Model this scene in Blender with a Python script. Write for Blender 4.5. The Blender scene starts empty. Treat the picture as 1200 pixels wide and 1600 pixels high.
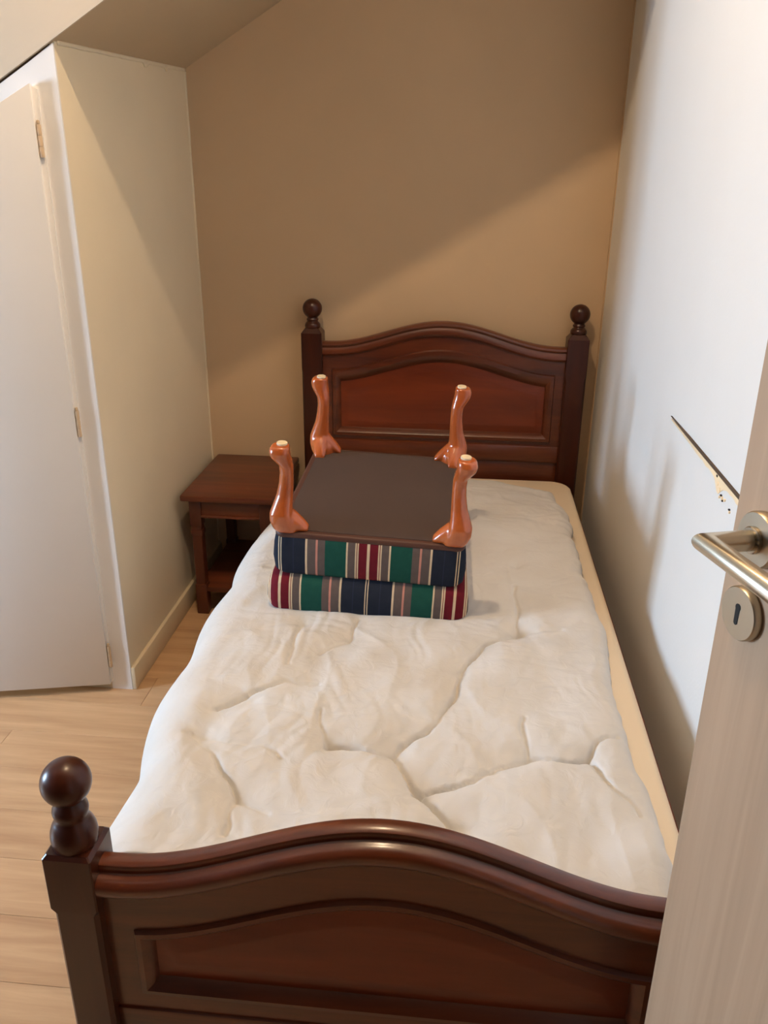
import bpy, bmesh, math, random
from mathutils import Vector, Matrix, noise

random.seed(7)
C = bpy.context.scene.collection
SC = bpy.context.scene

# ------------------------------------------------------------------ camera
def rot_basis(pitch, yaw, roll):
    p, y, r = map(math.radians, (pitch, yaw, roll))
    fwd = Vector((-math.sin(y)*math.cos(p), math.cos(y)*math.cos(p), math.sin(p)))
    rt = Vector((math.cos(y), math.sin(y), 0))
    up = rt.cross(fwd)
    r2 = rt*math.cos(r) + up*math.sin(r)
    u2 = -rt*math.sin(r) + up*math.cos(r)
    return r2, u2, fwd
r2, u2, fw = rot_basis(-22.0063, 5.4369, 0.4967)
cd = bpy.data.cameras.new('camera')
cam = bpy.data.objects.new('camera', cd); C.objects.link(cam)
cam.matrix_world = Matrix(((r2.x, u2.x, -fw.x, .5306), (r2.y, u2.y, -fw.y, -.8917), (r2.z, u2.z, -fw.z, 1.4305), (0, 0, 0, 1)))
cd.sensor_fit = 'VERTICAL'; cd.sensor_height = 36.0; cd.lens = 1297.05*36/1600
cd.clip_start = .02
SC.camera = cam

# ------------------------------------------------------------------ world, lights, exposure
w = bpy.data.worlds.new('world'); SC.world = w; w.use_nodes = True
w.node_tree.nodes['Background'].inputs[0].default_value = (.62, .78, 1, 1)
w.node_tree.nodes['Background'].inputs[1].default_value = 1.0
SC.view_settings.view_transform = 'Standard'; SC.view_settings.look = 'None'
SC.view_settings.gamma = 1; SC.view_settings.use_curve_mapping = False
SC.view_settings.exposure = 0.27
WIN = dict(x=-3.0, y0=-.36, y1=.48, z0=.60, z1=1.50)         # the window in the left wall, outside the frame
al = bpy.data.lights.new('window_daylight', 'AREA'); al.shape = 'RECTANGLE'
al.size = WIN['z1']-WIN['z0']; al.size_y = WIN['y1']-WIN['y0']
al.energy = 165; al.color = (.54, .76, 1.04)
alo = bpy.data.objects.new('window_daylight', al); C.objects.link(alo)
alo.location = (WIN['x']-.10, (WIN['y0']+WIN['y1'])/2, (WIN['z0']+WIN['z1'])/2)
alo.rotation_euler = (0, -math.pi/2, 0)
LAMP = Vector((.20, .40, 2.834)); LAMP_R = .022; LAMP_W = 50.0   # bare bulb under the ceiling, above the frame

# ------------------------------------------------------------------ measures
L = 2.0; W = .913; XR = .998; XC = -.413; YC = 1.132; YB = 2.062; YF = -.85; ZT = 2.96
SL = .58
def slope_z(x, y):                                             # the sloped ceiling over the bed alcove
    return 1.705 + SL*(x+.413) + .046*(y-YC)

# ------------------------------------------------------------------ material helpers
def lin(c):
    return tuple(((v/255)/12.92 if v/255 <= .04045 else ((v/255+.055)/1.055)**2.4) for v in c) + (1,)
def base_mat(name, rough=.5, spec=.5):
    m = bpy.data.materials.new(name); m.use_nodes = True
    nt = m.node_tree; b = nt.nodes['Principled BSDF']
    b.inputs['Roughness'].default_value = rough
    b.inputs['Specular IOR Level'].default_value = spec
    return m, nt, b
def N(nt, t, **kw):
    n = nt.nodes.new(t)
    for k, v in kw.items():
        if k in n.inputs: n.inputs[k].default_value = v
        else: setattr(n, k, v)
    return n
def coords(nt, scale=(1, 1, 1), kind='Object'):
    tc = N(nt, 'ShaderNodeTexCoord'); mp = N(nt, 'ShaderNodeMapping')
    mp.inputs['Scale'].default_value = scale
    nt.links.new(tc.outputs[kind], mp.inputs[0]); return mp.outputs[0]
def ramp(nt, fac, stops, interp='LINEAR'):
    r = N(nt, 'ShaderNodeValToRGB'); cr = r.color_ramp; cr.interpolation = interp
    while len(cr.elements) < len(stops): cr.elements.new(.5)
    for e, (p, c) in zip(cr.elements, stops): e.position = p
    for e, (p, c) in zip(cr.elements, stops): e.color = c
    nt.links.new(fac, r.inputs[0]); return r.outputs[0]
def bump(nt, b, h, strength, dist=.002):
    bp = N(nt, 'ShaderNodeBump'); bp.inputs['Strength'].default_value = strength; bp.inputs['Distance'].default_value = dist
    nt.links.new(h, bp.inputs['Height']); nt.links.new(bp.outputs[0], b.inputs['Normal'])
def paint(name, c, rough=.6, var=.05, bscale=220, bstr=.15, spec=.3):
    m, nt, b = base_mat(name, rough, spec)
    v = coords(nt); n = N(nt, 'ShaderNodeTexNoise', Scale=3.0, Detail=4.0); nt.links.new(v, n.inputs[0])
    c1 = tuple(x*(1-var) for x in lin(c)[:3])+(1,); c2 = tuple(min(1, x*(1+var)) for x in lin(c)[:3])+(1,)
    nt.links.new(ramp(nt, n.outputs[0], [(.3, c1), (.7, c2)]), b.inputs['Base Color'])
    n2 = N(nt, 'ShaderNodeTexNoise', Scale=bscale, Detail=2.0); nt.links.new(v, n2.inputs[0])
    bump(nt, b, n2.outputs[0], bstr, .001)
    return m
def wood(name, dark, light, scale=(3, 40, 40), rough=.35, coat=0, spec=.5, detail=6, bstr=.05, lo=.3, hi=.7):
    m, nt, b = base_mat(name, rough, spec)
    b.inputs['Coat Weight'].default_value = coat; b.inputs['Coat Roughness'].default_value = .18
    v = coords(nt, scale)
    n = N(nt, 'ShaderNodeTexNoise', Scale=1.0, Detail=detail, Roughness=.6, Distortion=.4); nt.links.new(v, n.inputs[0])
    oi = N(nt, 'ShaderNodeObjectInfo')
    ad = N(nt, 'ShaderNodeMath', operation='MULTIPLY_ADD'); ad.inputs[1].default_value = .12; nt.links.new(oi.outputs['Random'], ad.inputs[0]); nt.links.new(n.outputs[0], ad.inputs[2])
    nt.links.new(ramp(nt, ad.outputs[0], [(lo, lin(dark)), (hi+.08, lin(light))]), b.inputs['Base Color'])
    bump(nt, b, n.outputs[0], bstr, .001)
    return m
def plain(name, c, rough=.5, metal=0, spec=.5):
    m, nt, b = base_mat(name, rough, spec)
    b.inputs['Base Color'].default_value = lin(c); b.inputs['Metallic'].default_value = metal
    return m

M = {}
M['wall_beige'] = paint('beige_wall_paint', (206, 177, 143), .62, .03)
M['wall_closet'] = paint('cream_wall_paint', (234, 218, 188), .6, .03)
M['wall_white'] = paint('white_wallpaper', (232, 228, 221), .55, .015, 160, .25)
M['ceiling'] = paint('ceiling_paint', (196, 174, 142), .7, .03)
M['cheek'] = paint('cheek_wall_paint', (206, 190, 168), .6, .03)
M['closet_white'] = paint('closet_white_paint', (232, 228, 224), .42, .02, 60, .1, .4)
M['trim_white'] = paint('trim_white_gloss', (238, 234, 230), .35, .015, 60, .08, .45)
M['baseboard'] = paint('baseboard_cream', (222, 204, 172), .4, .03, 60, .08, .4)
M['raw'] = paint('raw_plaster_edge', (244, 216, 174), .8, .08, 300, .5)
M['dark_gap'] = plain('dark_gap', (40, 30, 22), .9)
M['joint'] = plain('joint_shadow_brown', (84, 66, 50), .9)
M['floor'] = wood('light_oak_laminate', (178, 138, 100), (212, 174, 132), (2.2, 26, 26), .38, 0, .45)
M['hall'] = paint('hall_paint', (58, 49, 41), .7, .02)  # made-up tone, darkened to keep bounced light off the footboard
M['bed'] = wood('walnut_stained_wood', (62, 24, 10), (112, 52, 23), (2.5, 26, 26), .33, .42, .45)
M['bed_v'] = wood('walnut_stained_upright', (46, 18, 9), (74, 31, 15), (26, 26, 2.5), .32, .15, .3)
M['bed_panel'] = wood('walnut_veneer_panel', (82, 30, 11), (128, 54, 22), (1.6, 16, 12), .36, .1, .4)
M['night'] = wood('mahogany_stained_wood', (78, 35, 18), (118, 60, 34), (2.5, 26, 26), .38, .15, .5)
M['night_v'] = wood('mahogany_stained_upright', (64, 27, 14), (94, 44, 24), (26, 26, 2.5), .4, .1, .5)
M['leg'] = wood('orange_varnished_beech', (156, 68, 26), (194, 100, 46), (20, 20, 3), .22, .6, .5)
M['under'] = paint('brown_underside_cloth', (80, 67, 62), .95, .06, 900, .4, .1)
M['rim'] = wood('stool_rim_wood', (70, 42, 32), (92, 58, 46), (4, 30, 30), .5, 0, .3)
M['felt'] = plain('pale_felt_pad', (226, 206, 170), .85)
M['mattress'] = paint('cream_fitted_sheet', (232, 212, 184), .9, .02, 500, .2, .1)
M['door'] = wood('pale_oak_door_foil', (170, 138, 108), (186, 153, 122), (50, 50, 1.6), .5, 0, .35, 5, .04)
M['steel'] = plain('satin_nickel', (196, 186, 168), .27, 1)
M['steel_matte'] = plain('brushed_nickel_plate', (184, 170, 148), .38, 1)
M['black'] = plain('keyhole_black', (14, 11, 9), .8)
M['brass'] = plain('painted_hinge', (205, 178, 145), .45)
M['ceramic'] = plain('white_lamp_fitting', (232, 230, 225), .4)

def duvet_mat():
    m, nt, b = base_mat('white_cotton_duvet', .9, .1)
    v = coords(nt); n = N(nt, 'ShaderNodeTexNoise', Scale=5.0, Detail=3.0); nt.links.new(v, n.inputs[0])
    nt.links.new(ramp(nt, n.outputs[0], [(.3, lin((208, 201, 192))), (.7, lin((217, 213, 208)))]), b.inputs['Base Color'])
    n2 = N(nt, 'ShaderNodeTexNoise', Scale=28.0, Detail=4.0, Distortion=1.2); nt.links.new(v, n2.inputs[0])
    bump(nt, b, n2.outputs[0], .35, .006)
    b.inputs['Sheen Weight'].default_value = .15
    return m
M['duvet'] = duvet_mat()

def stripe_mat(name, shift):
    # woven stripes mirrored about a red stripe: half a repeat is 0.2045 m
    m, nt, b = base_mat(name, .92, .12)
    red, navy, green = lin((112, 30, 40)), lin((40, 44, 56)), lin((32, 80, 68))
    taupe, cream, pink = lin((104, 90, 84)), lin((222, 196, 160)), lin((206, 140, 122))
    tc = N(nt, 'ShaderNodeTexCoord'); sx = N(nt, 'ShaderNodeSeparateXYZ'); nt.links.new(tc.outputs['Object'], sx.inputs[0])
    a = N(nt, 'ShaderNodeMath', operation='ADD'); a.inputs[1].default_value = shift; nt.links.new(sx.outputs[0], a.inputs[0])
    p = N(nt, 'ShaderNodeMath', operation='PINGPONG'); p.inputs[1].default_value = .2045; nt.links.new(a.outputs[0], p.inputs[0])
    q = N(nt, 'ShaderNodeMath', operation='DIVIDE'); q.inputs[1].default_value = .2045; nt.links.new(p.outputs[0], q.inputs[0])
    T = 437.0
    st = [(0, cream), (6, red), (47, cream), (53, red), (57, cream), (64, taupe), (100, cream), (109, green), (212, taupe), (248, pink), (259, taupe), (299, cream), (309, navy), (366, lin((46, 52, 70))), (371, navy), (427, cream), (432, navy)]
    col = ramp(nt, q.outputs[0], [(s/T, c) for s, c in st], 'CONSTANT')
    n = N(nt, 'ShaderNodeTexNoise', Scale=60.0, Detail=3.0); nt.links.new(tc.outputs['Object'], n.inputs[0])
    mx = N(nt, 'ShaderNodeMix', data_type='RGBA', blend_type='MULTIPLY'); mx.inputs[0].default_value = .35
    nt.links.new(col, mx.inputs[6]); nt.links.new(ramp(nt, n.outputs[0], [(.25, (.55, .55, .55, 1)), (.75, (1, 1, 1, 1))]), mx.inputs[7])
    nt.links.new(mx.outputs[2], b.inputs['Base Color'])
    wv = N(nt, 'ShaderNodeTexNoise', Scale=700.0, Detail=1.0); nt.links.new(tc.outputs['Object'], wv.inputs[0])
    bump(nt, b, wv.outputs[0], .3, .001)
    return m
M['stripe'] = stripe_mat('plaid_stripe_upholstery', 0.0)
M['stripe2'] = stripe_mat('plaid_stripe_cushion', .2045)

# ------------------------------------------------------------------ geometry helpers
def link(name, me, mat=None, parent=None, loc=(0, 0, 0), smooth=False):
    o = bpy.data.objects.new(name, me); C.objects.link(o)
    if mat is not None and not me.materials: me.materials.append(M[mat])
    if smooth:
        me.polygons.foreach_set('use_smooth', [True]*len(me.polygons)); me.update()
    o.location = loc
    if parent: o.parent = parent
    return o
def fix(bm):
    bmesh.ops.remove_doubles(bm, verts=bm.verts, dist=1e-6)
    bmesh.ops.recalc_face_normals(bm, faces=bm.faces)
def obj(name, bm, mat, parent=None, loc=(0, 0, 0), smooth=False, sharp=None):
    fix(bm)
    me = bpy.data.meshes.new(name); bm.to_mesh(me); bm.free()
    o = link(name, me, mat, parent, loc, smooth)
    if smooth and sharp: me.set_sharp_from_angle(angle=math.radians(sharp))
    return o
def pyd(name, vs, fs, mat, parent=None, loc=(0, 0, 0), smooth=False, sharp=None):
    bm = bmesh.new(); v = [bm.verts.new(p) for p in vs]
    for f in fs:
        try: bm.faces.new([v[i] for i in f])
        except ValueError: pass
    return obj(name, bm, mat, parent, loc, smooth, sharp)
def add_box(bm, lo, hi, bev=0, seg=2):
    r = bmesh.ops.create_cube(bm, size=1)
    vs = r['verts']
    for v in vs:
        v.co = Vector([lo[i]+(v.co[i]+.5)*(hi[i]-lo[i]) for i in range(3)])
    if bev:
        es = list({e for v in vs for e in v.link_edges})
        bmesh.ops.bevel(bm, geom=es, offset=bev, segments=seg, affect='EDGES', profile=.5)
def box(name, lo, hi, mat, parent=None, bev=0, seg=2):
    bm = bmesh.new(); add_box(bm, lo, hi, bev, seg)
    return obj(name, bm, mat, parent, smooth=bool(bev), sharp=35)
def prism(name, pts, axis, a, b, mat, parent=None, bev=0):
    """polygon in the two other axes, extruded from a to b along axis (0,1,2)"""
    def P(p, t):
        q = list(p); q.insert(axis, t); return q
    n = len(pts); bm = bmesh.new()
    A = [bm.verts.new(P(p, a)) for p in pts]; B = [bm.verts.new(P(p, b)) for p in pts]
    bm.faces.new(A); bm.faces.new(B[::-1])
    for i in range(n): bm.faces.new((A[i], A[(i+1) % n], B[(i+1) % n], B[i]))
    if bev: bmesh.ops.bevel(bm, geom=list(bm.edges), offset=bev, segments=2, affect='EDGES', profile=.5)
    return obj(name, bm, mat, parent, smooth=bool(bev), sharp=35)
def add_lathe(bm, prof, n=32, M4=None):
    M4 = M4 or Matrix.Identity(4); rings = []
    for r, z in prof:
        if r < 1e-6: rings.append([bm.verts.new(M4 @ Vector((0, 0, z)))])
        else: rings.append([bm.verts.new(M4 @ Vector((r*math.cos(2*math.pi*i/n), r*math.sin(2*math.pi*i/n), z))) for i in range(n)])
    for A, B in zip(rings, rings[1:]):
        for i in range(n):
            j = (i+1) % n
            if len(A) == 1 and len(B) == 1: continue
            if len(A) == 1: bm.faces.new((A[0], B[i], B[j]))
            elif len(B) == 1: bm.faces.new((A[i], A[j], B[0]))
            else: bm.faces.new((A[i], A[j], B[j], B[i]))
    for R in (rings[0], rings[-1]):
        if len(R) > 2: bm.faces.new(R)
def add_loft(bm, rings):
    V = [[bm.verts.new(p) for p in r] for r in rings]; n = len(V[0])
    for A, B in zip(V, V[1:]):
        for i in range(n): bm.faces.new((A[i], A[(i+1) % n], B[(i+1) % n], B[i]))
    bm.faces.new(V[0][::-1]); bm.faces.new(V[-1])
def rrect(hx, hy, r, z, k=6):
    pts = []
    for cx, cy, a0 in ((hx-r, hy-r, 0), (-hx+r, hy-r, 90), (-hx+r, -hy+r, 180), (hx-r, -hy+r, 270)):
        for i in range(k+1):
            a = math.radians(a0+90*i/k); pts.append((cx+r*math.cos(a), cy+r*math.sin(a), z))
    return pts
def tag(o, label, cat, group=None):
    o['label'] = label; o['category'] = cat
    if group: o['group'] = group
    return o
def struct(o, label=None):
    o['kind'] = 'structure'
    if label: o['label'] = label
    return o
def empty(name, loc, rot=(0, 0, 0)):
    o = bpy.data.objects.new(name, None); C.objects.link(o); o.location = loc; o.rotation_euler = rot
    o.empty_display_size = .1; return o

# ------------------------------------------------------------------ the setting
# floor: a slab with oak planks on it, laid across the room
flo = struct(box('floor', (-3.0, -2.6, -.12), (XR, YB, -.012), 'floor'), 'light oak laminate floor beside and under the bed')
pm = {}
row = .148; y = YF-.02; k = 0
while y < YB-.001:
    y1 = min(y+row, YB)
    x = -3.0 - (k*.47 % 1.25)
    while x < XR:
        a, b = max(x, -3.0), min(x+1.25, XR)
        if b-a > .02:
            key = (round(b-a, 3), round(y1-y, 3))
            if key not in pm:
                bm = bmesh.new(); add_box(bm, (.0003, .0003, -.012), (b-a-.0003, y1-y-.0003, 0), .0006, 1); fix(bm)
                me = bpy.data.meshes.new('plank'); bm.to_mesh(me); bm.free(); me.materials.append(M['floor']); pm[key] = me
            o = bpy.data.objects.new('plank', pm[key]); C.objects.link(o); o.location = (a, y, 0); o.parent = flo
        x += 1.25
    y = y1; k += 1
box('hall_boards', (-3.0, -2.6, -.012), (XR, YF-.02, 0), 'floor', flo)

zr = ZT+.0
struct(prism('wall_back', [(-3.1, -.12), (XR+.1, -.12), (XR+.1, ZT+.1), (-3.1, ZT+.1)], 1, YB, YB+.1, 'wall_beige'), 'beige back wall behind the headboard')
wr = struct(box('wall_right', (XR, -2.7, -.12), (XR+.1, YB, ZT+.1), 'wall_white'), 'white papered wall along the bed')
struct(prism('wall_left', [(YC+.006, 0), (YB, 0), (YB, slope_z(XC, YB)), (YC+.006, slope_z(XC, YC+.006))], 0, XC-.06, XC, 'wall_closet'), 'cream side wall of the built-in closet')
# sloped ceiling over the alcove
def slope_prism():
    vs = []
    for y in (YC+.0, YB+.02):
        for x, off in ((-3.0, 0), (XR, 0), (XR, .1), (-3.0, .1)): vs.append((x, y, slope_z(x, y)+off))
    return pyd('ceiling', vs, [(0, 1, 2, 3), (7, 6, 5, 4), (0, 4, 5, 1), (1, 5, 6, 2), (2, 6, 7, 3), (3, 7, 4, 0)], 'ceiling')
struct(slope_prism(), 'sloping attic ceiling above the bed')
# upright cheek above the closet front, in front of which the ceiling is full height
ck = [(-3.0, slope_z(-3.0, YC)), (XR, slope_z(XR, YC)), (XR, ZT+.02), (-3.0, ZT+.02)]
struct(prism('wall_cheek', ck, 1, YC-.006, YC, 'cheek'), 'pale upright cheek wall above the closet front')
struct(box('ceiling', (-3.1, -2.7, ZT), (XR+.1, YC+.04, ZT+.1), 'cheek'), 'flat ceiling in front of the alcove')
# left wall with its window (outside the frame)
lw = bmesh.new()
for lo, hi in (((-3.1, -2.7, -.12), (-3.0, WIN['y0'], ZT)), ((-3.1, WIN['y1'], -.12), (-3.0, YB, ZT)), ((-3.1, WIN['y0'], -.12), (-3.0, WIN['y1'], WIN['z0'])), ((-3.1, WIN['y0'], WIN['z1']), (-3.0, WIN['y1'], ZT))):
    add_box(lw, lo, hi)
struct(obj('wall_window', lw, 'wall_white'), 'white wall with the window')
wf = bmesh.new(); y0, y1, z0, z1 = WIN['y0'], WIN['y1'], WIN['z0'], WIN['z1']; ym = (y0+y1)/2
for lo, hi in (((-3.06, y0, z0), (-3.01, y0+.05, z1)), ((-3.06, y1-.05, z0), (-3.01, y1, z1)), ((-3.06, y0, z0), (-3.01, y1, z0+.05)), ((-3.06, y0, z1-.05), (-3.01, y1, z1)), ((-3.06, ym-.03, z0), (-3.01, ym+.03, z1))):
    add_box(wf, lo, hi, .004, 1)
w1 = struct(obj('window_1', wf, 'trim_white'))
def pane_mat():
    m = bpy.data.materials.new('window_glass'); m.use_nodes = True; nt = m.node_tree; nt.nodes.clear()
    o = N(nt, 'ShaderNodeOutputMaterial'); t = N(nt, 'ShaderNodeBsdfTransparent'); g = N(nt, 'ShaderNodeBsdfGlossy'); g.inputs['Roughness'].default_value = .02
    mx = N(nt, 'ShaderNodeMixShader'); mx.inputs[0].default_value = .05
    nt.links.new(t.outputs[0], mx.inputs[1]); nt.links.new(g.outputs[0], mx.inputs[2]); nt.links.new(mx.outputs[0], o.inputs[0]); return m
M['glass'] = pane_mat()
box('pane', (-3.037, y0+.05, z0+.05), (-3.033, ym-.03, z1-.05), 'glass', w1)
box('pane', (-3.037, ym+.03, z0+.05), (-3.033, y1-.05, z1-.05), 'glass', w1)
# wall with the doorway the photograph is taken from, and the hall behind it
fwb = bmesh.new()
add_box(fwb, (-3.0, YF-.1, 0), (.22, YF, ZT)); add_box(fwb, (.22, YF-.1, 2.03), (XR, YF, ZT))
struct(obj('wall_front', fwb, 'hall'))
struct(box('wall_hall', (-3.1, -2.7, 0), (XR, -2.6, ZT), 'hall'))

# closet front: white frame, plank door ajar on its hinges
cf = bmesh.new()
def quadprism(bm, pts, a, b):
    A = [bm.verts.new((p[0], a, p[1])) for p in pts]; B = [bm.verts.new((p[0], b, p[1])) for p in pts]; n = len(pts)
    bm.faces.new(A); bm.faces.new(B[::-1])
    for i in range(n): bm.faces.new((A[i], A[(i+1) % n], B[(i+1) % n], B[i]))
ZG = .006                                                     # the open crack under the cheek
quadprism(cf, [(XC-.062, 0), (XC, 0), (XC, slope_z(XC, YC)-.004), (XC-.062, slope_z(XC-.062, YC)-ZG)], YC, YC+.006)
quadprism(cf, [(-3.0, slope_z(-3.0, YC)-ZG), (-3.0, slope_z(-3.0, YC)-.060), (XC-.062, slope_z(XC-.062, YC)-.060), (XC-.062, slope_z(XC-.062, YC)-ZG)], YC, YC+.006)
tr = struct(obj('trim_1', cf, 'trim_white'), 'white closet frame with sloping head rail')
box('plinth', (-3.0, YC+.001, 0), (XC-.062, YC+.03, .022), 'baseboard', tr)
# dark crack line between frame and cheek
gp = bmesh.new(); quadprism(gp, [(-3.0, slope_z(-3.0, YC)-ZG-.002), (-3.0, slope_z(-3.0, YC)+.0), (XC-.01, slope_z(XC-.01, YC)), (XC-.01, slope_z(XC-.01, YC)-ZG-.002)], YC+.003, YC+.035)
obj('gap', gp, 'joint', tr)
ang = math.radians(13.0)
d1 = empty('door_1', (XC-.058, YC-.004, 0), (0, 0, ang)); struct(d1, 'white flush closet door standing slightly ajar')
WD = .62
zt = lambda x: slope_z(XC-.058, YC)-.052+SL*x
leaf = prism('leaf', [(-WD, .028), (-.002, .028), (-.002, zt(0)), (-WD, zt(-WD))], 1, -.018, .0, 'closet_white', d1, .002)
# pale tapered strip standing in for shading on the hinge side, and hinges
prism('shading_strip', [(-.002, .03), (.003, .03), (.011, zt(0)-.012), (-.002, zt(0)-.005)], 1, -.006, .006, 'trim_white', d1)
for hz in (.12, .825, 1.50):
    bm = bmesh.new()
    for i in range(3): add_lathe(bm, [(.0, 0), (.005, 0), (.0055, .002), (.0055, .021), (.005, .023), (.0, .023)], 12, Matrix.Translation((.004, -.012, hz-.035+i*.0235)))
    add_lathe(bm, [(0, 0), (.0035, 0), (.0045, .004), (.003, .008), (0, .009)], 12, Matrix.Translation((.004, -.012, hz+.0355)))
    add_box(bm, (.002, -.012, hz-.035), (.006, -.004, hz+.035), .0006, 1)
    obj('hinge', bm, 'brass', d1, smooth=True, sharp=40)

# baseboard along the closet side with mitred corner, caulk at its top
prism('baseboard_left', [(XC, YC-.0), (XC+.013, YC-.0), (XC+.013, YB), (XC, YB)], 2, 0, .075, 'baseboard', None, .003)
struct(bpy.data.objects['baseboard_left'])
cb = bmesh.new(); ring = []
n = 60
for i in range(n+1):
    y = YC+.02+(YB-YC-.02)*i/n; j = .0025*noise.noise(Vector((y*23, 1, 0)))+(.010 if i in (36, 37, 48) else 0)
    zt0 = slope_z(XC, y)
    ring.append([(XC-.002, y, zt0+.002), (XC+.0035, y, zt0+.003), (XC+.004, y, zt0-.006-j), (XC-.002, y, zt0-.008-j)])
add_loft(cb, ring); struct(obj('trim_2', cb, 'wall_closet', smooth=True), 'ragged caulk bead above the closet side')
# back corners caulk
for x, s, m_ in ((XC, 1, 'wall_closet'), (XR, -1, 'wall_beige')):
    b2 = bmesh.new(); ring = []
    for i in range(61):
        z = .08+i*(1.66 if s > 0 else 2.3)/60; j = .0015*noise.noise(Vector((z*19, x, 3)))
        ring.append([(x-.001*s, YB+.001, z), (x+(.005+j)*s, YB+.001, z), (x+(.002)*s, YB-.004-j, z), (x-.001*s, YB-.006-j, z)])
    add_loft(b2, ring); struct(obj('trim_3', b2, m_, smooth=True))
# broken panel joint in the right-hand wall
ZD = .939
t4 = empty('trim_4', (XR, .72, ZD)); struct(t4, 'chipped panel joint in the white wall beside the door handle')
def jz(y): return .004*(y-.72)
jn = bmesh.new()
rg = []
for i in range(41):
    y = -.30+.66*i/40-.12; a = .0034*min(1, (40-i)/14+.25)
    rg.append([(-.0030, y, a+.001), (.001, y, a+.001), (.001, y, -a+.002), (-.0030, y, -a+.002)])
add_loft(jn, rg); obj('joint', jn, 'joint', t4, smooth=False)
jl = bmesh.new(); rg = []
for i in range(61):
    y = -.42+.655*i/60; t = min(1, (60-i)/30+.1); b_ = (.007+.003*noise.noise(Vector((y*40, 0, 5))))*t
    ch = .022*math.exp(-((y+.155)/.022)**2)*(1+.4*noise.noise(Vector((y*130, 2, 5))))
    rg.append([(-.0022, y, -.003), (.001, y, -.003), (.001, y, -.006-b_-ch), (-.0012, y, -.006-b_-ch)])
add_loft(jl, rg); obj('raw_edge', jl, 'raw', t4, smooth=True, sharp=40)
for dy, dz, s in ((-.185, -.033, .004), (-.17, -.036, .003), (-.20, -.031, .003), (-.235, -.040, .0025), (-.15, -.018, .005), (-.165, -.024, .004)):
    cbm = bmesh.new(); ps = []
    for q in range(7):
        a = 2*math.pi*q/7; rr = s*(.7+.5*random.random()); ps.append((rr*math.cos(a), rr*math.sin(a)))
    A = [cbm.verts.new((-.0026, dy+p[0], dz+p[1])) for p in ps]; B = [cbm.verts.new((.001, dy+p[0], dz+p[1])) for p in ps]
    cbm.faces.new(A); cbm.faces.new(B[::-1])
    for q in range(7): cbm.faces.new((A[q], A[(q+1) % 7], B[(q+1) % 7], B[q]))
    obj('chip', cbm, 'raw', t4)
for dy, dz, s in ((-.178, -.030, .0022), (-.190, -.036, .0018), (-.232, -.036, .002), (-.142, -.006, .003)):
    box('crack', (-.0030, dy-s, dz-s*.6), (.001, dy+s, dz+s*.6), 'dark_gap', t4)

# the room door the photograph is taken past
TH = math.radians(16.8)
d2 = empty('door_2', (.792, -.136, 0), (0, 0, TH)); struct(d2, 'pale oak door standing open at the right edge')
# local frame: +y towards the free edge, -x is the face with the handle, leaf runs towards -y
DWID = .735
box('leaf', (0, -DWID, .012), (.038, 0, 2.0), 'door', d2, .0015, 1)
def handle():
    ky, kz, rz = -.041, 1.054, 1.131
    # local x = -n: build along -x
    R = Matrix.Rotation(-math.pi/2, 4, 'Y')                    # lathe z -> -x
    bm = bmesh.new(); add_lathe(bm, [(0, 0), (.0258, 0), (.0262, .002), (.0262, .007), (.0250, .0088), (.011, .009), (.011, .0085), (0, .0085)], 48, Matrix.Translation((0, ky-.004, rz)) @ R)
    ro = obj('rosette', bm, 'steel_matte', d2, smooth=True, sharp=35)
    bm = bmesh.new(); add_lathe(bm, [(0, 0), (.0258, 0), (.0262, .002), (.0262, .007), (.0250, .0088), (0, .009)], 48, Matrix.Translation((0, ky, kz)) @ R)
    es = obj('escutcheon', bm, 'steel_matte', d2, smooth=True, sharp=35)
    # keyhole: round top with a straight slot
    pts = []
    for i in range(13): a = math.radians(-35+250*i/12); pts.append((ky+.0037*math.cos(a), kz+.0065+.0037*math.sin(a)))
    pts += [(ky-.0026, kz-.010), (ky-.001, kz-.0115), (ky+.001, kz-.0115), (ky+.0026, kz-.010)]
    prism('keyhole', pts, 0, -.0094, -.0085, 'black', es)
    # mitred lever
    r = .0098; s = .055; yl = ky-.004; ln = .125; n = 24; rings = []
    cir = [(r*math.cos(2*math.pi*i/n), r*math.sin(2*math.pi*i/n)) for i in range(n)]
    rings.append([(-.006, yl+a, rz+b) for a, b in cir])
    rings.append([(-s-a, yl+a, rz+b) for a, b in cir])        # mitre plane
    rings.append([(-s-a, yl-ln+.003, rz+b) for a, b in cir])
    rings.append([(-s-a*.8, yl-ln, rz+b*.8) for a, b in cir])
    bm = bmesh.new(); add_loft(bm, rings)
    obj('lever', bm, 'steel', d2, smooth=True, sharp=35)
    bm = bmesh.new(); add_lathe(bm, [(.0128, .0085), (.0128, .0125), (.0118, .0135), (.009, .0135)], 32, Matrix.Translation((0, yl, rz)) @ R)
    obj('collar', bm, 'steel', ro, smooth=True, sharp=35)
handle()

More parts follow.
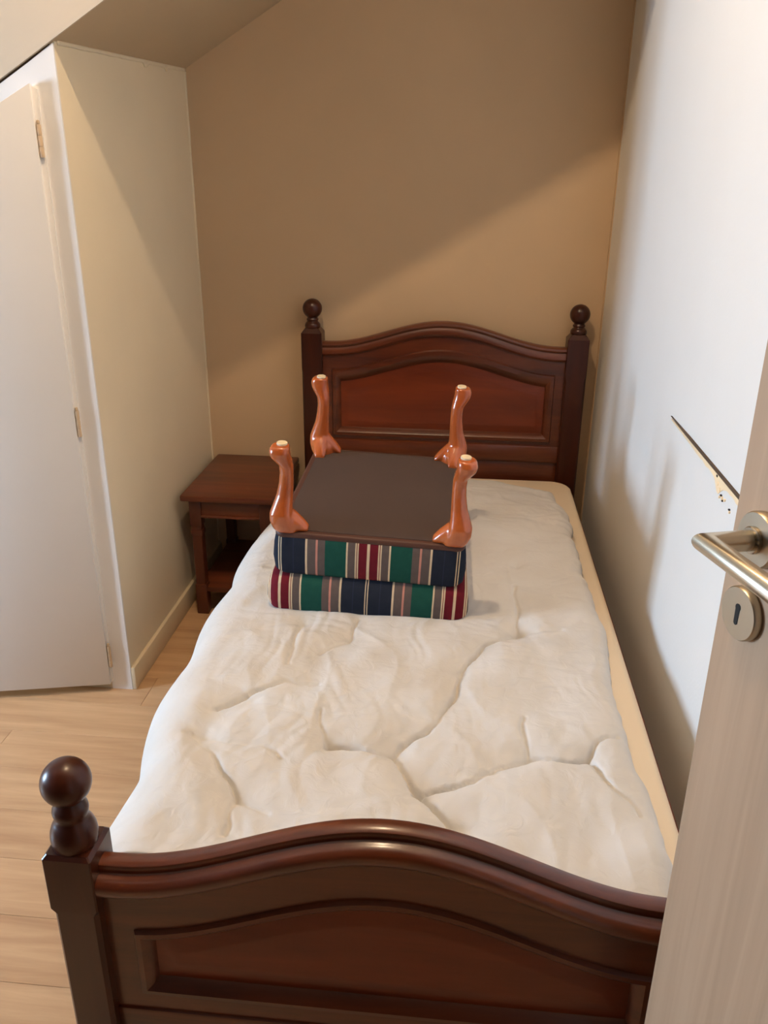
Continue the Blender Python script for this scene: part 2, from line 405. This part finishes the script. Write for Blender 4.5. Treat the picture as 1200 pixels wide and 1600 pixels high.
# ------------------------------------------------------------------ ceiling lamp (above the frame)
lp = empty('ceiling_lamp', (LAMP.x, LAMP.y, ZT)); tag(lp, 'bare warm bulb in a white holder under the flat ceiling', 'lamp')
bm = bmesh.new(); add_lathe(bm, [(0, 0), (.032, 0), (.032, -.008), (.024, -.016), (.019, -.055), (.021, -.075), (.017, -.084), (0, -.084)], 32)
obj('lamp_holder', bm, 'ceramic', lp, smooth=True, sharp=40)
em = bpy.data.materials.new('warm_bulb'); em.use_nodes = True
eb = em.node_tree.nodes['Principled BSDF']
eb.inputs['Base Color'].default_value = (0, 0, 0, 1)
eb.inputs['Emission Color'].default_value = (1, .77, .52, 1)
eb.inputs['Emission Strength'].default_value = LAMP_W/(4*math.pi**2*LAMP_R**2)
M['bulb'] = em
bm = bmesh.new(); add_lathe(bm, [(LAMP_R*math.sin(math.pi*i/12) if 0 < i < 12 else 0, LAMP.z-ZT+LAMP_R*math.cos(math.pi*i/12)) for i in range(13)], 20)
obj('bulb', bm, 'bulb', lp, smooth=True)

# ------------------------------------------------------------------ bed
bed = empty('bed', (W/2, L/2, 0)); tag(bed, 'dark walnut single bed with ball finials and arched headboard', 'bed')
B0 = Vector((-W/2, -L/2, 0))                                   # parts are modelled in world measures, shifted into the bed's frame
def bell(x): 
    d = abs(x-W/2)
    return math.cos(math.pi*d/.80)**2 if d < .40 else 0
hF = lambda x: .507+.101*bell(x)
hH = lambda x: .894+.078*bell(x)
def bpart(name, bm, mat, parent=bed, smooth=True, sharp=38):
    for v in bm.verts: v.co += B0
    return obj(name, bm, mat, parent, smooth=smooth, sharp=sharp)
def finial(px, py, zt, sc, ch, post):
    bm = bmesh.new(); rb = .0352; zc = .1056
    prof = [(0, -.002), (.031, -.002), (.033, .005), (.0335, .014), (.0325, .024), (.0295, .033), (.0255, .040), (.0225, .044), (.022, .048), (.0245, .052), (.0255, .058), (.0245, .064), (.0215, .069), (.0185, .0756)]
    prof = [(r*(1 if ch == 1 else .86), z*ch) for r, z in prof[:-1]]+[(.0185, .0756*ch)]; zc = zc-.0756*(1-ch)
    a0 = math.asin(.0185/rb)
    for i in range(1, 17):
        a = math.pi-a0-(math.pi-a0)*i/16
        prof.append((rb*math.sin(a) if i < 16 else 0, zc+rb*math.cos(a)))
    add_lathe(bm, [(r*sc, z*sc) for r, z in prof], 36, Matrix.Translation((px, py, zt)))
    return bpart('finial', bm, 'bed_v', post, sharp=50)
def post(px, py, zt, name, sc, ch, block):
    bm = bmesh.new(); h = .0345; rings = []
    hb = h+.0015; hn = h-.001 if zt < .7 else hb
    lv = [(0, hn-.004), (.01, hn), (block-.012, hn), (block, hb), (zt-(.006 if ch == 1 else .016), hb), (zt, hb-(.005 if ch == 1 else .012))]
    for z, q in lv:
        c = .006 if z < block else .002
        rings.append([(px+a, py+b, z) for a, b in ((q, q-c), (q-c, q), (-q+c, q), (-q, q-c), (-q, -q+c), (-q+c, -q), (q-c, -q), (q, -q+c))])
    add_loft(bm, rings)
    p = bpart(name, bm, 'bed_v', smooth=True, sharp=25)
    finial(px, py, zt, sc, ch, p)
for px in (0, W):
    post(px, 0, .533, 'foot_post', 1.0, 1, .435)
    post(px, L, .940, 'head_post', .96, .5, .80)
def sweep_cap(name, y0, h, x0, x1, prof, mat='bed'):
    bm = bmesh.new(); n = 64; full = prof + [(-a, b) for a, b in reversed(prof) if a != 0]
    rings = []
    for i in range(n+1):
        x = x0+(x1-x0)*i/n
        rings.append([(x, y0+a, h(x)+b) for a, b in full])
    add_loft(bm, rings); return bpart(name, bm, mat, sharp=32)
capF = [(0, 0), (-.009, -.0008), (-.0135, -.004), (-.0148, -.009), (-.0138, -.0135), (-.0135, -.0165), (-.0155, -.0180), (-.0205, -.0188), (-.0260, -.0208), (-.0305, -.0238), (-.0332, -.0290), (-.0338, -.036), (-.0325, -.044), (-.027, -.0515), (-.019, -.056), (-.012, -.058)]
sweep_cap('footboard_cap', 0, hF, .033, W-.033, capF)
capH = [(0, 0), (-.015, -.001), (-.022, -.005), (-.024, -.011), (-.022, -.016), (-.018, -.019), (-.020, -.024), (-.024, -.032), (-.024, -.040), (-.019, -.047), (-.013, -.050)]
sweep_cap('headboard_cap', L, hH, .033, W-.033, capH)
def outline(x0, x1, z0, top, n=48):
    pts = [(x0+(x1-x0)*i/n, z0) for i in range(n+1)]
    pts += [(x1-(x1-x0)*i/n, top(x1-(x1-x0)*i/n)) for i in range(n+1)]
    return pts
def ringed(bm, rings, fill=True):
    """rings: list of (outline, y); bridges them and closes the last with a strip"""
    V = [[bm.verts.new((p[0], y, p[1])) for p in o] for o, y in rings]; n = len(V[0])
    for A, B in zip(V, V[1:]):
        for i in range(n): bm.faces.new((A[i], A[(i+1) % n], B[(i+1) % n], B[i]))
    if fill:
        h = n//2; Q = V[-1]
        for i in range(h-1): bm.faces.new((Q[i], Q[i+1], Q[n-2-i], Q[n-1-i]))
    return V
def framed_board(y0, h, fx, fz, ftop, px, pz, ptop, rings, prefix, fd):
    O = outline(fx, W-fx, fz, lambda x: h(x)-ftop); I = outline(px, W-px, pz, lambda x: h(x)-ptop)
    bm = bmesh.new()
    ringed(bm, [(I, y0+fd), (O, y0+fd), (O, y0-fd), (I, y0-fd), (I, y0+fd)], False)
    bpart(prefix+'_frame', bm, 'bed')
    bm = bmesh.new()
    F = [(outline(px+i, W-px-i, pz+i, (lambda x, t=t: h(x)-ptop-t)), y0-d) for i, t, d in rings]
    Bk = [(outline(px+i, W-px-i, pz+i, (lambda x, t=t: h(x)-ptop-t)), y0+d) for i, t, d in rings]
    nm = 5                                                      # the first rings are the applied moulding, the rest the raised panel
    ringed(bm, F[:nm], False); ringed(bm, Bk[:nm], False)
    bpart(prefix+'_moulding', bm, 'bed')
    bm = bmesh.new(); ringed(bm, F[nm-1:]); ringed(bm, Bk[nm-1:])
    bpart(prefix+'_panel', bm, 'bed_panel')
framed_board(0, hF, .030, .14, .060, .075, .250, .128, [(0, 0, .012), (.004, .003, .019), (.012, .010, .020), (.022, .018, .014), (.028, .022, .003), (.034, .028, .003), (.060, .050, .010), (.068, .058, .010)], 'footboard', .012)
framed_board(L, hH, .030, .478, .040, .066, .555, .096, [(0, 0, .011), (.004, .004, .020), (.016, .020, .022), (.026, .034, .014), (.032, .046, .003), (.036, .052, .003), (.052, .074, .009), (.060, .084, .009)], 'headboard', .011)
def bbox(name, lo, hi, mat, bev, parent=bed):
    bm = bmesh.new(); add_box(bm, lo, hi, bev, 2); return bpart(name, bm, mat, parent)
bbox('lower_rail', (.03, L-.022, .482), (W-.03, L+.022, .545), 'bed', .007)
bbox('back_board', (.03, L-.010, .20), (W-.03, L+.012, .484), 'bed', .003)
bbox('bottom_rail', (.03, -.017, .10), (W-.03, .017, .215), 'bed', .005)
bbox('side_rail', (-.018, .03, .20), (.008, L-.03, .335), 'bed', .004)
bbox('side_rail', (W+.014, .03, .20), (W+.030, L-.03, .372), 'bed', .003)
bbox('slatted_base', (.01, .04, .235), (W-.01, L-.04, .26), 'bed_panel', .003)

# ------------------------------------------------------------------ mattress with a fitted sheet
ZM = .432
mx0, mx1, my0, my1 = .004, .925, .05, 1.945
bm = bmesh.new(); rings = []
hx, hy = (mx1-mx0)/2, (my1-my0)/2
for z, ins in [(0, .02), (.006, .008), (.02, 0), (.06, -.0), (.11, 0), (.150, .001), (.161, .005), (.168, .012), (.171, .022)]:
    rings.append(rrect(hx-ins, hy-ins, .065, z, 8))
add_loft(bm, rings)
mt = obj('mattress', bm, 'mattress', None, ((mx0+mx1)/2, (my0+my1)/2, ZM-.171), True, 50)
tag(mt, 'cream sheeted mattress showing along the wall side of the bed', 'mattress')

# ------------------------------------------------------------------ duvet: tufted, creased, draped over the left side
CREASE = [
 [(0.681,0.782),(0.607,0.704),(0.55,0.608),(0.546,0.514),(0.518,0.436),(0.478,0.383),(0.429,0.334),(0.371,0.337),(0.316,0.34)],
 [(0.429,0.334),(0.469,0.257),(0.516,0.192),(0.55,0.154),(0.551,0.124)],
 [(0.482,0.234),(0.579,0.269),(0.67,0.342),(0.726,0.341),(0.781,0.351),(0.812,0.391),(0.844,0.413)],
 [(0.085,0.42),(0.146,0.481),(0.19,0.52),(0.269,0.522)],
 [(0.058,0.346),(0.131,0.263),(0.184,0.186),(0.184,0.098)],
 [(0.046,0.345),(0.111,0.333),(0.21,0.316),(0.239,0.292)],
 [(0.184,0.186),(0.249,0.148)], [(0.184,0.755),(0.19,0.58)], [(0.666,0.78),(0.783,0.794)], [(0.688,0.99),(0.678,0.782)],
 [(0.781,0.351),(0.816,0.27),(0.848,0.212)], [(0.316,0.34),(0.284,0.431)], [(0.67,0.342),(0.67,0.453)], [(0.312,0.8),(0.303,0.697),(0.249,0.637)]]
CDEP = [1.0, 1.0, 1.1, .7, .6, .5, .5, .3, .5, .5, .5, .5, .5, .45]
TUFT = [(.316, .34), (.429, .334), (.67, .342), (.781, .351), (.55, .154), (.184, .186), (.146, .45), (.681, .782), (.55, .60), (.19, .76), (.08, .34), (.30, .72), (.69, 1.1), (.62, 1.45), (.75, 1.4), (.2, 1.0)]
def segd(px, py, a, b):
    dx, dy = b[0]-a[0], b[1]-a[1]; t = max(0, min(1, ((px-a[0])*dx+(py-a[1])*dy)/(dx*dx+dy*dy)))
    return math.hypot(px-a[0]-t*dx, py-a[1]-t*dy)
CB = [(min(p[0] for p in c)-.09, max(p[0] for p in c)+.09, min(p[1] for p in c)-.09, max(p[1] for p in c)+.09) for c in CREASE]
def relief(x, y):
    h = .009*noise.noise(Vector((x*5.5, y*5.5, .3)))+.0045*noise.noise(Vector((x*13, y*11, 4.1)))
    h += .0035*(1-abs(noise.noise(Vector((x*9+.6*y, y*5, 9.7)))))**3
    h += .0022*abs(noise.noise(Vector((x*30+2*noise.noise(Vector((x*6, y*6, 1))), y*9, 3.3))))+.0022*abs(noise.noise(Vector((x*8, y*27+2*noise.noise(Vector((x*5, y*5, 7))), 5.9))))
    wx = x+.010*noise.noise(Vector((x*14, y*14, 20)))+.003*noise.noise(Vector((x*60, y*60, 2))); wy = y+.010*noise.noise(Vector((x*14, y*14, 40)))+.003*noise.noise(Vector((x*60, y*60, 8)))
    fa = .75+.9*noise.noise(Vector((x*11, y*11, 60)))
    for c, cb_, a in zip(CREASE, CB, CDEP):
        if cb_[0] < x < cb_[1] and cb_[2] < y < cb_[3]:
            d = min(segd(wx, wy, p, q) for p, q in zip(c, c[1:]))
            h -= a*(fa*.019*math.exp(-(d/.0036)**1.5)+.006*math.exp(-(d/.03)**2))
    for tx, ty in TUFT:
        d = math.hypot(x-tx, y-ty)
        if d < .12: h -= .006*math.exp(-(d/.016)**1.3)+.004*math.exp(-(d/.05)**2)
    # the weight of the stool
    return h
def sstep(a, b, x):
    t = max(0, min(1, (x-a)/(b-a))); return t*t*(3-2*t)
def duvet():
    y0, y1 = .040, 1.83; nv, nu = 520, 330; vs = []; fs = []
    top = .474; R = .105
    for j in range(nv+1):
        v = j/nv
        for i in range(nu+1):
            u = i/nu
            y = y0+(y1-y0)*v
            xr = .876+.010*math.sin(y*9)+.012*noise.noise(Vector((y*7, 0, 2)))-.02*sstep(1.1, 1.8, y)+.006*noise.noise(Vector((y*22, 7, 2)))
            xl = -.03-.042*sstep(.15, .6, y)+.022*sstep(1.25, 1.6, y)
            flat = xr-(xl+R); arc = R*math.pi/2; drop = .10+.05*noise.noise(Vector((y*3, 5, 1)))
            s = u*(flat+arc+drop)
            bulge = .028*math.exp(-((y-1.32)/.30)**2)*sstep(-.1, .1, xr-s)
            if s < flat:
                x = xr-s; z = top; nx, nz = 0, 1
            elif s < flat+arc:
                a = (s-flat)/R; x = xl+R-R*math.sin(a); z = top-R+R*math.cos(a); nx, nz = -math.sin(a), math.cos(a)
            else:
                q = s-flat-arc; x = xl; z = top-R-q; nx, nz = -1, 0
            # the far edge rounds off towards the wall side
            yy = y-(.10*sstep(.60, .87, x)+.03*noise.noise(Vector((x*6, 3, 8))))*sstep(1.0, 1.83, y)
            yy += .012*noise.noise(Vector((y*2, s*3, 6)))*sstep(.1, .2, y)*sstep(0, .1, 1.83-y)
            rl = relief(x, yy)
            if s > flat: rl *= max(.25, 1-(s-flat)/.12); rl += .010*math.sin(y*17+3*noise.noise(Vector((y*4, 2, 2))))*sstep(flat, flat+arc, s)
            # thin, gathered edges
            e = min(1, s/.045); edge = (ZM+.004-top)*(1-math.sqrt(max(0, 1-(1-e)**2)))
            e2 = min(1, (y1-y)/.05); edge2 = (ZM+.004-top)*(1-math.sqrt(max(0, 1-(1-e2)**2)))*(1 if s < flat else .2)
            pk = .006*noise.noise(Vector((y*26, 1, 1)))*math.exp(-s/.06)
            kk = min(edge, edge2)
            fade = 1+kk/(top-ZM)
            vs.append((x+nx*rl, yy, max(z+nz*(rl+pk)*max(.15, fade)+kk+bulge, (ZM+.003) if s < flat-.02 else 0)))
    W1 = nu+1
    for j in range(nv):
        for i in range(nu): fs.append((j*W1+i, j*W1+i+1, (j+1)*W1+i+1, (j+1)*W1+i))
    me = bpy.data.meshes.new('duvet'); me.from_pydata(vs, [], fs); me.update()
    o = link('duvet', me, 'duvet', None, (0, 0, 0), True)
    bmx = bmesh.new(); bmx.from_mesh(me); bmesh.ops.recalc_face_normals(bmx, faces=bmx.faces)
    if sum(f.normal.z for f in bmx.faces) < 0: bmesh.ops.reverse_faces(bmx, faces=bmx.faces)
    bmx.to_mesh(me); bmx.free()
    sd = o.modifiers.new('thickness', 'SOLIDIFY'); sd.thickness = .006; sd.offset = -1
    tag(o, 'creased white tufted duvet spread over the bed', 'duvet')
duvet()

# ------------------------------------------------------------------ footstool lying upside down on the duvet
st = empty('footstool', (.324, 1.076, .4820), (math.radians(5.8), math.radians(2.6), math.radians(.6)))
tag(st, 'upside-down striped footstool with four orange wooden legs in the air', 'footstool')
HX, HY = .219, .253
def taper(p): return (p[0]*(1.0-.15*p[1]), p[1], p[2])            # the seat narrows towards the head of the bed
def slab(name, lv, hx, hy, r, mat, parent, loc=(0, 0, 0), sharp=60):
    bm = bmesh.new(); add_loft(bm, [[taper(p) for p in rrect(hx-i, hy-i, r, z, 7)] for z, i in lv])
    return obj(name, bm, mat, parent, loc, True, sharp)
slab('seat_cushion', [(-.008, .035), (-.004, .018), (.004, .006), (.016, .001), (.038, -.003), (.062, -.002), (.084, .002), (.095, .008), (.103, .018), (.106, .03)], HX+.009, HY+.007, .035, 'stripe2', st)
slab('upholstered_base', [(.103, .018), (.106, .006), (.114, .001), (.145, -.002), (.180, .0), (.198, .003), (.204, .006)], HX-.004, HY-.004, .030, 'stripe', st)
slab('rim', [(.200, .004), (.204, .002), (.212, .003), (.215, .008)], HX-.006, HY-.006, .022, 'rim', st)
slab('underside_cloth', [(.212, .0), (.2165, .001), (.2175, .006)], HX-.022, HY-.022, .015, 'under', st)
def leg_mesh():
    """cabriole leg standing on its knee at the corner; x,y grow outwards, z up to the foot"""
    bm = bmesh.new(); rings = []; n = 20
    # t height, centre offset outwards (both axes), half width, squareness
    prof = [(.0, -.010, .026, .5), (.012, -.006, .028, .6), (.030, -.001, .0285, .7), (.050, .001, .0265, .8), (.072, -.002, .0225, .9), (.095, -.006, .0190, 1), (.125, -.009, .0168, 1), (.150, -.010, .0158, 1), (.170, -.009, .0165, 1), (.184, -.004, .0195, .9), (.197, .001, .0222, .85), (.210, .003, .0228, .8), (.220, .002, .0215, .8), (.226, .000, .0185, .8)]
    for t, o, w_, q in prof:
        pw = 2/(2+3*(1-q)) if q < 1 else 1
        rr = []
        for i in range(n):
            a = 2*math.pi*i/n; c_, s_ = math.cos(a), math.sin(a)
            rr.append((o+w_*math.copysign(abs(c_)**pw, c_), o+w_*math.copysign(abs(s_)**pw, s_), t))
        rings.append(rr)
    add_loft(bm, rings)
    add_loft(bm, [[(-.026+q*a, -.026+q*b, z) for a, b in ((1, 1), (-1, 1), (-.2, -.2), (1, -1))] for z, q in ((0, .030), (.014, .028), (.030, .016))])
    # ears running along the two rails
    for ax in (0, 1):
        sec = []
        for k in range(9):
            f = k/8; d = -.010-.050*f; hgt = .046*(1-f)**1.3+.030-.016*f**4; wd = .023-.005*f-.005*f**4; oc = -.002-.006*f
            ring = []
            for i in range(10):
                a = 2*math.pi*i/10; lat = oc+wd*math.cos(a); up = hgt/2+hgt/2*math.sin(a)-.001
                ring.append((d, lat, up) if ax == 0 else (lat, d, up))
            sec.append(ring)
        add_loft(bm, sec)
    fix(bm); me0 = bpy.data.meshes.new('leg'); bm.to_mesh(me0); bm.free()
    t = bpy.data.objects.new('leg_blend', me0); C.objects.link(t)
    rm = t.modifiers.new('r', 'REMESH'); rm.mode = 'VOXEL'; rm.voxel_size = .0028
    sm = t.modifiers.new('s', 'SMOOTH'); sm.factor = .5; sm.iterations = 6
    me = bpy.data.meshes.new_from_object(t.evaluated_get(bpy.context.evaluated_depsgraph_get()))
    bpy.data.objects.remove(t); me.name = 'leg'; me.materials.clear()
    me.materials.append(M['leg']); me.polygons.foreach_set('use_smooth', [True]*len(me.polygons)); me.set_sharp_from_angle(angle=math.radians(55))
    return me
lm = leg_mesh()
pb = bmesh.new(); add_lathe(pb, [(0, 0), (.0115, 0), (.012, .002), (.0115, .005), (0, .0055)], 20); fix(pb)
pme = bpy.data.meshes.new('felt_pad'); pb.to_mesh(pme); pb.free(); pme.materials.append(M['felt'])
for sx in (-1, 1):
    for sy in (-1, 1):
        o = link('leg', lm, None, st, (sx*(HX-.024)*(1-.15*sy*(HY-.024)), sy*(HY-.024), .212)); o.scale = (sx, sy, .94)
        f = link('felt_pad', pme, None, o, (-.002, -.002, .2255))

# ------------------------------------------------------------------ bedside table in the corner
nx0, nx1, ny0, ny1, nz = -.386, -.072, 1.592, 2.045, .448
nt_ = empty('bedside_table', ((nx0+nx1)/2, (ny0+ny1)/2, 0)); tag(nt_, 'small reddish-brown wooden bedside table in the corner', 'side table')
NB = Vector((-(nx0+nx1)/2, -(ny0+ny1)/2, 0))
def npart(name, bm, mat):
    for v in bm.verts: v.co += NB
    return obj(name, bm, mat, nt_, smooth=True, sharp=35)
def nbox(name, lo, hi, mat, bev=.003):
    bm = bmesh.new(); add_box(bm, lo, hi, bev, 2); return npart(name, bm, mat)
nbox('top', (nx0, ny0, nz-.022), (nx1, ny1, nz), 'night', .006)
lx0, lx1, ly0, ly1 = nx0+.024, nx1-.012, ny0+.014, ny1-.012; q = .040
for a in (lx0, lx1-q):
    for b in (ly0, ly1-q):
        bm = bmesh.new(); cx, cy = a+q/2, b+q/2; h = q/2; rings = []
        add_box(bm, (a, b, nz-.115), (a+q, b+q, nz-.022), .003, 2)
        add_box(bm, (a+.003, b+.003, .10), (a+q-.003, b+q-.003, nz-.105), .002, 1)
        add_box(bm, (a, b, nz-.150), (a+q, b+q, nz-.128), .004, 2)
        add_box(bm, (a, b, 0), (a+q, b+q, .115), .003, 2)
        npart('leg', bm, 'night_v')
nbox('apron', (lx0+q-.002, ly0+.006, nz-.075), (lx1-q+.002, ly0+.024, nz-.021), 'night')
nbox('apron', (lx0+q-.002, ly1-.024, nz-.085), (lx1-q+.002, ly1-.006, nz-.021), 'night')
nbox('apron', (lx0+.006, ly0+q-.002, nz-.085), (lx0+.024, ly1-q+.002, nz-.021), 'night')
nbox('apron', (lx1-.024, ly0+q-.002, nz-.085), (lx1-.006, ly1-q+.002, nz-.021), 'night')
nbox('bead', (lx0+q-.004, ly0+.001, nz-.084), (lx1-q+.004, ly0+.024, nz-.073), 'night', .004)
nbox('shelf', (lx0+.006, ly0+.006, .085), (lx1-.006, ly1-.006, .103), 'night', .003)
